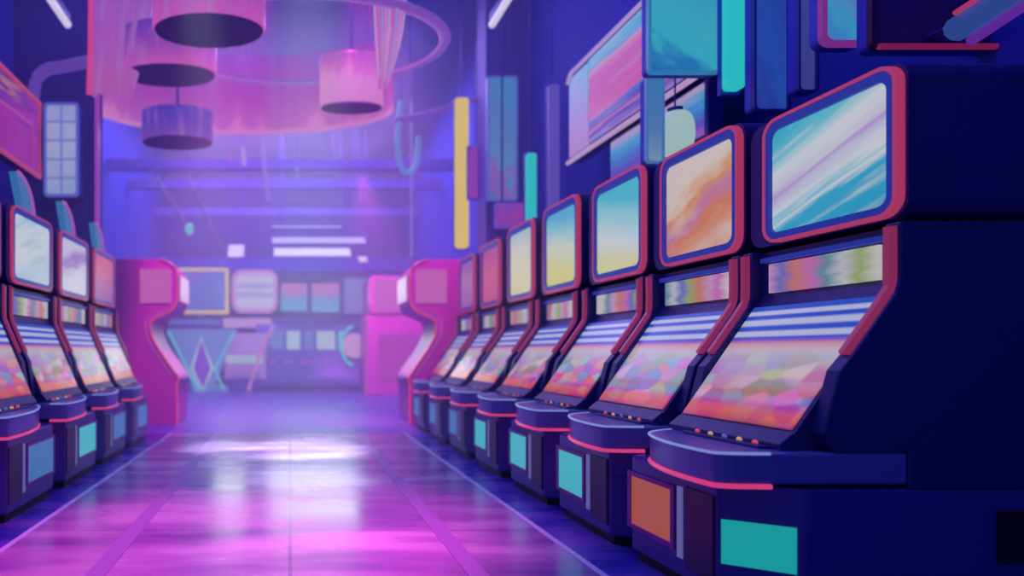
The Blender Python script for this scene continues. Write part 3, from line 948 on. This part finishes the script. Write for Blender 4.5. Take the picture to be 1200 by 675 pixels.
def drum(label, cx_, cy_, ax, D, height, sy, wall_stops, seed, rim=True):
    c0 = P(cx_, cy_, D)
    r = ax * D / F
    root = thing('drum_lamp', label, 'lamp', c0, group='pink hanging drum lamps')
    wm = picture('drum_glow', wall_stops, lo=(-r, 0), hi=(r, height), streak=1.3, sscale=(10, 0.7), srot=0.0, warp=0.2, seed=seed, streak_col=(206, 130, 200), streak_amt=0.5, light=True)
    MB().lathe([(r * 0.98, 0.0), (r, 0.02), (r, height - 0.02), (r * 0.98, height)], (0, 0, 0), 40, sy).build('drum_shell', wm, root, smooth=False)
    MB().lathe([(r * 0.95, -0.015), (r * 0.97, 0.005)], (0, 0, 0), 40, sy).build('underside', DK, root)
    MB().tube([(0, 0, height - 0.02), (0, 0, ZC - c0[2])], 0.02, 8).build('cable', M['beam'], root)
    return root


SH = [(0.0, (196, 84, 180)), (0.3, (160, 70, 176)), (0.7, (120, 60, 176)), (1.0, (90, 50, 170))]
drum('largest pink drum lamp with a dark oval underside, highest in the cluster', 245, 36, 66, 6.0, 1.0, 0.6, SH, 1)
drum('pink drum lamp with dark underside hanging below the largest drum', 198, 88, 56, 7.0, 0.5, 0.55, SH, 3)
drum('small bright rose drum lamp under the ring, near the light strands', 412, 126, 37, 7.6, 0.62, 0.5, [(0, (206, 130, 196)), (0.5, (214, 130, 196)), (0.8, (190, 80, 180)), (1, (160, 60, 176))], 5)
drum('dim violet drum lamp with purple underside, lowest of the cluster', 208, 167, 42, 8.6, 0.42, 0.6, [(0, (110, 66, 176)), (0.5, (84, 58, 176)), (1, (70, 54, 176))], 7)

# drape of light on the left of the cluster
dr = thing('light_drape', 'tall pink glowing drape hanging beside the drum lamps', 'drape', P(140, 110, 6.8))
b0 = Vector(P(140, 110, 6.8))
outl = [(103, -60), (104, 10), (112, 40), (116, 110), (150, 108), (178, 60), (182, 0), (186, -60)]
pts3 = [tuple(Vector(P(a, b, 6.8)) - b0) for a, b in outl]
ddm = picture('drape_pink', [(0, (176, 90, 170)), (0.3, (170, 84, 180)), (0.7, (150, 80, 186)), (1, (130, 70, 180))], lo=(-0.4, 0), hi=(0.4, 1.6), streak=1.6, sscale=(8, 1.2), srot=0.25, warp=0.25, streak_col=(190, 140, 190), streak_amt=0.6, light=True)
sheets = MB()
n_ = 14
rows = []
for i in range(n_ + 1):
    tt = i / n_
    z = tt * (ZC - b0.z - 0.02)
    xl = -0.33 - 0.10 * tt ** 2 + 0.02 * math.sin(3 * tt)
    xr = 0.10 + 0.34 * min(1, tt * 1.8) ** 0.8
    rows.append([(xl + (xr - xl) * k / 12, 0.09 * math.sin(k * 1.7 + tt * 2), z) for k in range(13)])
vv = [q for rw in rows for q in rw] + [(q[0], q[1] + 0.03, q[2]) for rw in rows for q in rw]
N1 = (n_ + 1) * 13
ff = []
for i in range(n_):
    for k in range(12):
        a = i * 13 + k
        ff.append((a, a + 1, a + 14, a + 13))
        ff.append((N1 + a, N1 + a + 13, N1 + a + 14, N1 + a + 1))
for i in range(n_):
    for k in (0, 12):
        a = i * 13 + k
        ff.append((a, a + 13, N1 + a + 13, N1 + a))
for k in range(12):
    for i in (0, n_):
        a = i * 13 + k
        ff.append((a, a + 1, N1 + a + 1, N1 + a))
sheets.add(vv, ff)
sheets.build('drape_sheet', ddm, dr, smooth=True)
MB().tube([(q[0][0] - 0.01, q[0][1], q[0][2]) for q in rows], 0.03, 8).build('edge_light', M['pink_neon'], dr)

# hanging strands of light right of the drums
st = thing('strand_chandelier', 'bundle of thin pale pink light strands hanging beside the ring', 'chandelier', P(452, 100, 6.2))
b0 = Vector(P(452, 100, 6.2))
strand_m = [emi('strand_a', (190, 150, 206)), emi('strand_b', (200, 92, 176)), emi('strand_c', (150, 140, 214)), emi('strand_d', (196, 120, 190))]
for k in range(9):
    top = Vector(P(437 + 5.0 * k, -70, 6.2 + 0.05 * (k % 3))) - b0
    mid = Vector(P(440 + 4.0 * k, 30, 6.2 + 0.05 * (k % 3))) - b0
    low = Vector(P(444 + 1.5 * k, 92 + 12 * ((k * 7) % 4) / 3, 6.2)) - b0
    up = Vector((top.x, top.y, ZC - b0.z))
    MB().tube(smooth_path([tuple(low), tuple(mid), tuple(top), tuple(up)], 6), 0.012 + 0.006 * (k % 2), 6).build('strand', strand_m[k % 4], st)

# oval ring
rg = thing('ring_light', 'big oval violet ring hanging around the drum lamps', 'lamp', (sx(350, 7.0), 7.0, sz(52, 7.0)))
path = [(1.66 * math.cos(2 * PI * k / 64), 1.0 * math.sin(2 * PI * k / 64), 0) for k in range(64)]
MB().tube(path, 0.055, 8, closed=True, flat=0.7).build('ring_band', emi('ring_violet', (122, 72, 176)), rg, smooth=True)
MB().tube([(x * 0.965, y * 0.965, -0.02) for x, y, z in path], 0.016, 6, closed=True).build('ring_glow', emi('ring_glow', (160, 96, 190)), rg, smooth=True)
for k in (6, 26, 38, 58):
    MB().tube([path[k], (path[k][0], path[k][1], ZC - sz(52, 7.0))], 0.010, 6).build('hanger', M['beam'], rg)

# ceiling tubes
for (X0, lb) in ((2.47, 'white ceiling tube near the purple pilaster'), (-2.72, 'white ceiling tube above the blue pillar')):
    o = thing('tube_light', lb, 'ceiling light', (X0, 5.9, 5.0), group='white ceiling tubes')
    MB().tube([(0, 0, 0), (0, 1.62, 0)], 0.045, 10).build('tube', M['white_tube'], o)
    MB().box(-0.05, 0.05, 0.05, 1.57, 0.035, 0.09).build('fixture', M['steel'], o)
    for y in (0.3, 1.3):
        MB().tube([(0, y, 0.08), (0, y, ZC - 5.0)], 0.01, 6).build('hanger', M['beam'], o)


# ------------------------------------------------------------------ signs over the right-hand row
def hang(root, x, ztop, y=0.04):
    MB().tube([(x, y, ztop), (x, y, ZC - root.location.z)], 0.012, 6).build('hanger', M['steel'], root)


def hsign(name, label, cat, x0, x1, y0, y1, D, frame_m, face_m, fw=0.03, r=0.03, depth=0.05, group=None):
    o = flat_sign(name, label, cat, x0, x1, y0, y1, D, frame_m, face_m, fw, r, depth, group)
    w_ = (x1 - x0) * D / F / 2
    h_ = (y1 - y0) * D / F
    for q in ((-0.6, 0.6) if w_ > 0.08 else (0,)):
        hang(o, w_ * q, h_ - 0.02, depth / 2)
    return o


# long pink and teal billboard parallel to the aisle
bb = thing('billboard', 'long pink and pale teal billboard slanting along the row, white lower edge', 'billboard', (2.9, 4.2, 2.95))
bbm = picture('billboard_art', [(0.0, (50, 140, 200)), (0.08, (150, 120, 196)), (0.12, (60, 60, 180)), (0.17, (196, 120, 160)), (0.22, (90, 60, 176)), (0.28, (60, 110, 196)), (0.34, (196, 84, 160)), (0.7, (184, 84, 164)),
                                (0.80, (196, 140, 160)), (0.84, (50, 140, 196)), (0.93, (70, 170, 200)), (1.0, (190, 160, 190))],
              axes='YZ', lo=(0.0, 0.0), hi=(2.15, 0.88), angle=0.0, streak=1.0, sscale=(2.0, 10), warp=0.06, streak_col=(190, 150, 190), streak_amt=0.5)
MB().box(0.0, 0.14, 0.0, 2.17, 0.0, 0.90).build('billboard_box', M['navy2'], bb, 0.02)
MB().box(-0.02, 0.01, 0.04, 1.72, 0.06, 0.86).build('picture_face', bbm, bb)
bb2 = picture('billboard_end_art', [(0, (176, 130, 196)), (0.4, (150, 140, 200)), (0.75, (110, 160, 200)), (1, (80, 160, 200))], axes='YZ', lo=(1.7, 0), hi=(2.15, 0.9), angle=0.2, streak=1, sscale=(3, 4), warp=0.2)
MB().box(-0.02, 0.01, 1.74, 2.14, 0.05, 0.85).build('pale_end', bb2, bb)
MB().tube([(-0.025, 0.0, 0.0), (-0.025, 2.17, 0.0)], 0.022, 6).build('lower_edge_light', emi('edge_white', (186, 150, 196)), bb)
MB().tube([(-0.025, 0.0, 0.90), (-0.025, 2.10, 0.90), (-0.025, 2.17, 0.82)], 0.020, 6).build('upper_edge_light', emi('edge_lilac', (176, 150, 206)), bb)
for y in (0.4, 1.7):
    MB().box(0.13, XR - 2.9, y, y + 0.08, 0.4, 0.5).build('wall_bracket', M['steel'], bb)

# lower tilted sign strip under the billboard
b3 = thing('tilted_sign', 'small blue and violet slanted sign under the teal banner', 'sign', (2.92, 4.3, 2.50))
b3m = picture('tilted_art', [(0.0, (170, 96, 180)), (0.25, (90, 70, 180)), (0.5, (50, 120, 196)), (0.7, (60, 150, 200)), (0.9, (180, 150, 190)), (1, (90, 80, 190))], axes='YZ', lo=(0, 0), hi=(1.3, 0.42), streak=1, sscale=(2, 8), warp=0.1, seed=2)
MB().box(0.0, 0.12, 0.0, 1.3, 0.0, 0.42).build('sign_box', M['navy2'], b3, 0.015)
MB().box(-0.015, 0.01, 0.03, 1.27, 0.03, 0.39).build('face', b3m, b3)
MB().box(0.11, XR - 2.92, 0.5, 0.6, 0.15, 0.25).build('wall_bracket', M['steel'], b3)

hsign('teal_banner', 'wide teal lit banner hanging in front of the pink billboard', 'banner', 757, 842, -60, 88, 4.1, emi('teal_frame', (50, 120, 176)),
      art('art_banner', [(0, (36, 104, 176)), (0.2, (40, 120, 184)), (0.35, (56, 170, 196)), (0.7, (60, 164, 194)), (1, (48, 140, 190))], 757, 842, -60, 88, 4.1, angle=-0.3, streak=1.0, sscale=(2, 6), warp=0.15, streak_col=(70, 172, 180), streak_amt=0.5), 0.02)
hsign('banner_fin', 'narrow dull teal fin hanging at the edge of the wide teal banner', 'sign', 755, 776, 90, 192, 4.2, emi('fin_frame', (66, 110, 176)),
      art('art_fin', [(0, (120, 150, 180)), (0.4, (80, 120, 180)), (1, (60, 120, 180))], 755, 776, 90, 192, 4.2, streak=0.5), 0.012)
ln = thing('lantern', 'pale cream oval lantern hanging under the teal banner', 'lantern', P(791, 182, 4.3))
hz = 50 * 4.3 / F
MB().lathe([(0.04 + 0.08 * math.sin(PI * k / 16) ** 0.7, hz * (0.5 - 0.5 * math.cos(PI * k / 16))) for k in range(17)], (0, 0, 0), 24).build('lantern_shade', M['cream_glow'], ln, smooth=True)
MB().lathe([(0.045, hz - 0.005), (0.05, hz + 0.03), (0.02, hz + 0.04)], (0, 0, 0), 16).build('lantern_cap', M['steel'], ln)
MB().tube([(0, 0, hz), (0, 0, ZC - ln.location.z)], 0.006, 6).build('cable', M['steel'], ln)


def tube_sign(name, label, px, y0, y1, D, r, m, group=None):
    a, b = P(px, y1, D), P(px, y0, D)
    o = thing(name, label, 'neon tube', a, group=group)
    h_ = b[2] - a[2]
    MB().prism(rrect(-r, r, 0, h_, r * 0.5, 4), 1, -0.03, 0.02).build('tube', m, o)
    MB().box(-r * 1.15, r * 1.15, 0.02, 0.05, -0.02, h_ + 0.02).build('backing', M['sign_case'], o)
    hang(o, 0, h_, 0.035)
    return o


VG = 'vertical neon tubes over the right-hand row'
tube_sign('neon_tube', 'bright teal vertical neon tube beside the wide teal banner', 859, -40, 106, 4.0, 0.058, M['teal_neon'], VG)
tube_sign('neon_tube', 'tall yellow vertical neon tube near the pink end cabinet', 541, 115, 291, 9.2, 0.10, M['yellow_neon'], VG)
tube_sign('neon_tube', 'small teal vertical neon tube beside the magenta sign', 622, 180, 262, 7.0, 0.055, M['teal_neon'], VG)
tube_sign('neon_tube', 'short pink vertical neon tube high beside the purple pilaster', 564, 50, 116, 9.0, 0.05, emi('dim_pink', (126, 66, 176)), VG)
tube_sign('neon_tube', 'wide magenta vertical neon tube between the yellow one and the teal banner', 558, 172, 232, 9.0, 0.11, emi('dim_magenta', (140, 52, 168)), VG)
tube_sign('neon_tube', 'faint violet vertical neon tube left of the pink billboard', 648, 100, 250, 7.0, 0.06, emi('dim_violet', (92, 76, 176)), VG)
hsign('dark_banner', 'broad dark blue banner hanging above the second machine', 'banner', 880, 922, -60, 132, 3.7, M['navy2'],
      art('art_dark', [(0, (40, 52, 150)), (0.5, (36, 76, 170)), (1, (38, 66, 160))], 880, 922, -60, 132, 3.7, angle=-0.4, streak=1.0, sscale=(2, 6), warp=0.3), 0.012)
hsign('grey_banner', 'narrow slate blue banner hanging beside the broad dark blue one', 'banner', 931, 955, -60, 110, 3.5, M['steel'],
      art('art_slate', [(0, (60, 62, 140)), (1, (56, 70, 150))], 931, 955, -60, 110, 3.5, streak=0.6), 0.012)
hsign('cyan_sign', 'small cyan lit sign with pink rim above the big machine', 'sign', 958, 1012, -40, 56, 3.1, emi('rim_magenta', (120, 44, 130)),
      art('art_cyan', [(0, (90, 90, 190)), (0.3, (60, 130, 196)), (0.6, (60, 150, 196)), (1, (100, 110, 190))], 958, 1012, -40, 56, 3.1, angle=-0.6, streak=1.0, sscale=(2, 6), warp=0.2), 0.025, 0.05)
hsign('teal_poster', 'tall teal lit poster with pink mark over the far machines', 'poster', 570, 606, 90, 236, 8.0, emi('poster_frame', (80, 90, 180)),
      art('art_poster', [(0, (64, 110, 184)), (0.25, (140, 84, 176)), (0.4, (80, 130, 186)), (0.7, (84, 120, 186)), (1, (60, 130, 190))], 570, 606, 90, 236, 8.0, angle=-0.2, streak=1.2, sscale=(3, 6), warp=0.2), 0.025)
hsign('magenta_sign', 'wide magenta lit sign under the tall teal poster', 'sign', 580, 626, 238, 268, 7.6, emi('magenta_rim', (110, 60, 176)),
      art('art_magenta', [(0, (120, 60, 176)), (0.5, (150, 56, 160)), (1, (110, 70, 180))], 580, 626, 238, 268, 7.6, streak=1.2, sscale=(4, 4), warp=0.3), 0.02)
# red-rimmed sign and purple board at the top right
bd = hsign('purple_board', 'dark purple board with a red lower edge above the nearest machine', 'board', 1015, 1330, -60, 60, 2.95, pbr('board_rim', (72, 24, 70), 0.5),
           pbr('board_face', (74, 44, 110), 0.6, 0, 0.4, 0.3, 3), 0.03, 0.04)
MB().tube([(-0.62, -0.035, 0.005), (0.62, -0.035, 0.005)], 0.014, 6).build('red_edge', emi('dull_red', (120, 28, 72)), bd)
for i, (x0, y0, x1, y1, c1, lb) in enumerate(((1122, 34, 1186, -8, (60, 90, 180), 'slanted blue and red lit bar mounted before the purple board'),)):
    a = Vector(P(x0, y0, 2.7))
    b = Vector(P(x1, y1, 2.7))
    o = thing('light_bar', lb, 'light bar', tuple(a))
    d = b - a
    MB().tube([(0, 0, 0), tuple(d)], 0.055, 10, flat=1.0).build('bar', emi('bar_blue', c1, 0.6), o)
    MB().tube([(-0.03, -0.02, 0.06), tuple(d + Vector((-0.03, -0.02, 0.06)))], 0.012, 8).build('red_strip', M['red_neon'], o)
    MB().tube([(0.04, -0.02, -0.06), tuple(d + Vector((0.04, -0.02, -0.06)))], 0.022, 8).build('violet_strip', emi('bar_violet', (96, 40, 150)), o)
    MB().tube([tuple(d * 0.5), tuple(d * 0.5 + Vector((0, 0.24, 0)))], 0.02, 6).build('arm', M['steel'], o)

# teal hook loop by the strands
lp = thing('neon_loop', 'hanging teal neon loop between the light strands and yellow tube', 'neon sign', P(478, 200, 9.6))
b0 = Vector(P(478, 200, 9.6))
loop = smooth_path([tuple(Vector(P(a, b, 9.6)) - b0) for a, b in ((470, 118), (466, 160), (468, 190), (477, 203), (488, 192), (490, 160))], 6)
MB().tube(loop, 0.045, 8).build('tube', emi('loop_teal', (84, 130, 200)), lp)
MB().tube([loop[0], (loop[0][0], loop[0][1], ZC - b0.z)], 0.01, 6).build('cable', M['beam'], lp)

# bracket pipes
br = thing('pipe_bracket', 'violet horizontal pipe reaching from the wall past the yellow tube', 'pipe', P(470, 141, 9.6))
b0 = Vector(P(470, 141, 9.6))
pp = smooth_path([tuple(Vector(P(a, b, 9.6)) - b0) for a, b in ((462, 142), (500, 134), (545, 120), (575, 112))], 5)
MB().tube(pp + [(XR - b0.x, 0.0, pp[-1][2] + 0.05)], 0.05, 8).build('pipe', emi('pipe_violet', (100, 66, 176)), br, smooth=True)
br2 = thing('pipe_bracket', 'violet curved pipe above the white lit window panel', 'pipe', P(45, 110, 7.0))
b0 = Vector(P(45, 110, 7.0))
pp = smooth_path([tuple(Vector(P(a, b, 7.0)) - b0) for a, b in ((104, 72), (75, 78), (54, 82), (42, 96), (38, 130))], 6)
MB().tube(pp, 0.07, 8).build('pipe', emi('pipe_violet_b', (92, 60, 160)), br2, smooth=True)
MB().tube([pp[-1], (XL - b0.x, 0.3, pp[-1][2])], 0.04, 8).build('wall_arm', M['steel'], br2)

# pilasters
struct(MB().box(2.74, XR, 8.6, 9.0, 0, ZC).build('pillar_right', M['purple_pillar']))
struct(MB().box(XL, sx(112, 8.0), 8.0, 8.3, 0, ZC).build('pillar_left', M['pillar']))
x_ = sx(112, 8.0)
tag(MB().box(x_ - 0.0, x_ + 0.05, 7.96, 8.02, 2.3, ZC).build('neon_edge', emi('edge_magenta', (150, 60, 176))), 'thin magenta neon strip up the edge of the blue pillar', 'neon strip')

# white lit window panel on the blue pillar
wp = flat_sign('window_panel', 'white-blue lit panel with a grid on the blue pillar', 'lit panel', 52, 93, 121, 231, 7.86, emi('panel_edge', (84, 92, 190)),
               art('art_window', [(0, (140, 160, 206)), (0.5, (166, 170, 214)), (1, (150, 160, 210))], 52, 93, 121, 231, 7.86, streak=0.8, sscale=(3, 5), warp=0.3), 0.035, 0.05, 0.14)
w_ = 41 * 7.86 / F / 2
h_ = 110 * 7.86 / F
gb = MB()
for k in (1, 2, 3, 4):
    gb.box(-w_ + 0.03, w_ - 0.03, -0.022, -0.01, h_ * k / 5 - 0.012, h_ * k / 5 + 0.012)
gb.box(-0.012, 0.012, -0.022, -0.01, 0.03, h_ - 0.03)
gb.build('grid_bars', emi('grid_blue', (112, 120, 200)), wp)

# pink slanted sign over the left row
ls = thing('framed_sign', 'magenta sign with red neon frame slanting over the left-hand row', 'sign', (-2.75, 4.6, 2.90))
lsm = picture('framed_art', [(0.0, (150, 44, 150)), (0.35, (160, 48, 168)), (0.6, (110, 50, 160)), (0.75, (180, 110, 120)), (0.85, (90, 44, 150)), (1, (130, 50, 140))],
              axes='YZ', lo=(0, 0), hi=(2.1, 0.8), angle=0.25, streak=1.4, sscale=(2, 5), warp=0.25)
MB().box(-0.14, 0.0, 0.0, 2.10, 0.0, 0.80).build('sign_box', M['navy2'], ls, 0.015)
MB().box(-0.01, 0.015, 0.03, 2.07, 0.03, 0.77).build('face', lsm, ls)
MB().tube([(0.02, 0.0, 0.0), (0.02, 2.1, 0.0), (0.02, 2.1, 0.8), (0.02, 0.0, 0.8)], 0.024, 6, closed=True).build('neon_frame', emi('frame_red', (176, 62, 110)), ls)
MB().tube([(0.02, 0.9, 0.45), (0.02, 1.9, 0.5), (0.02, 1.9, 0.08)], 0.016, 6).build('inner_neon', emi('frame_rose', (160, 60, 150)), ls)
for y in (0.5, 1.6):
    MB().box(XL + 2.75, -0.13, y, y + 0.1, 0.3, 0.42).build('wall_bracket', M['steel'], ls)

# ------------------------------------------------------------------ haze
hm = bpy.data.materials.new('violet_haze')
hm.use_nodes = True
nt = hm.node_tree
nt.nodes.remove(nt.nodes['Principled BSDF'])
vs = nt.nodes.new('ShaderNodeVolumeScatter')
vs.inputs['Color'].default_value = (0.92, 0.88, 1.0, 1)
vs.inputs['Density'].default_value = 0.04
vs.inputs['Anisotropy'].default_value = 0.2
nt.links.new(vs.outputs[0], nt.nodes['Material Output'].inputs['Volume'])
hz_ = MB().box(XL + 0.02, XR - 0.02, 4.6, YF - 0.02, 0.02, ZC - 0.02).build('haze', hm)
tag(hz_, 'violet stage haze filling the far part of the hall', 'haze', kind='stuff')
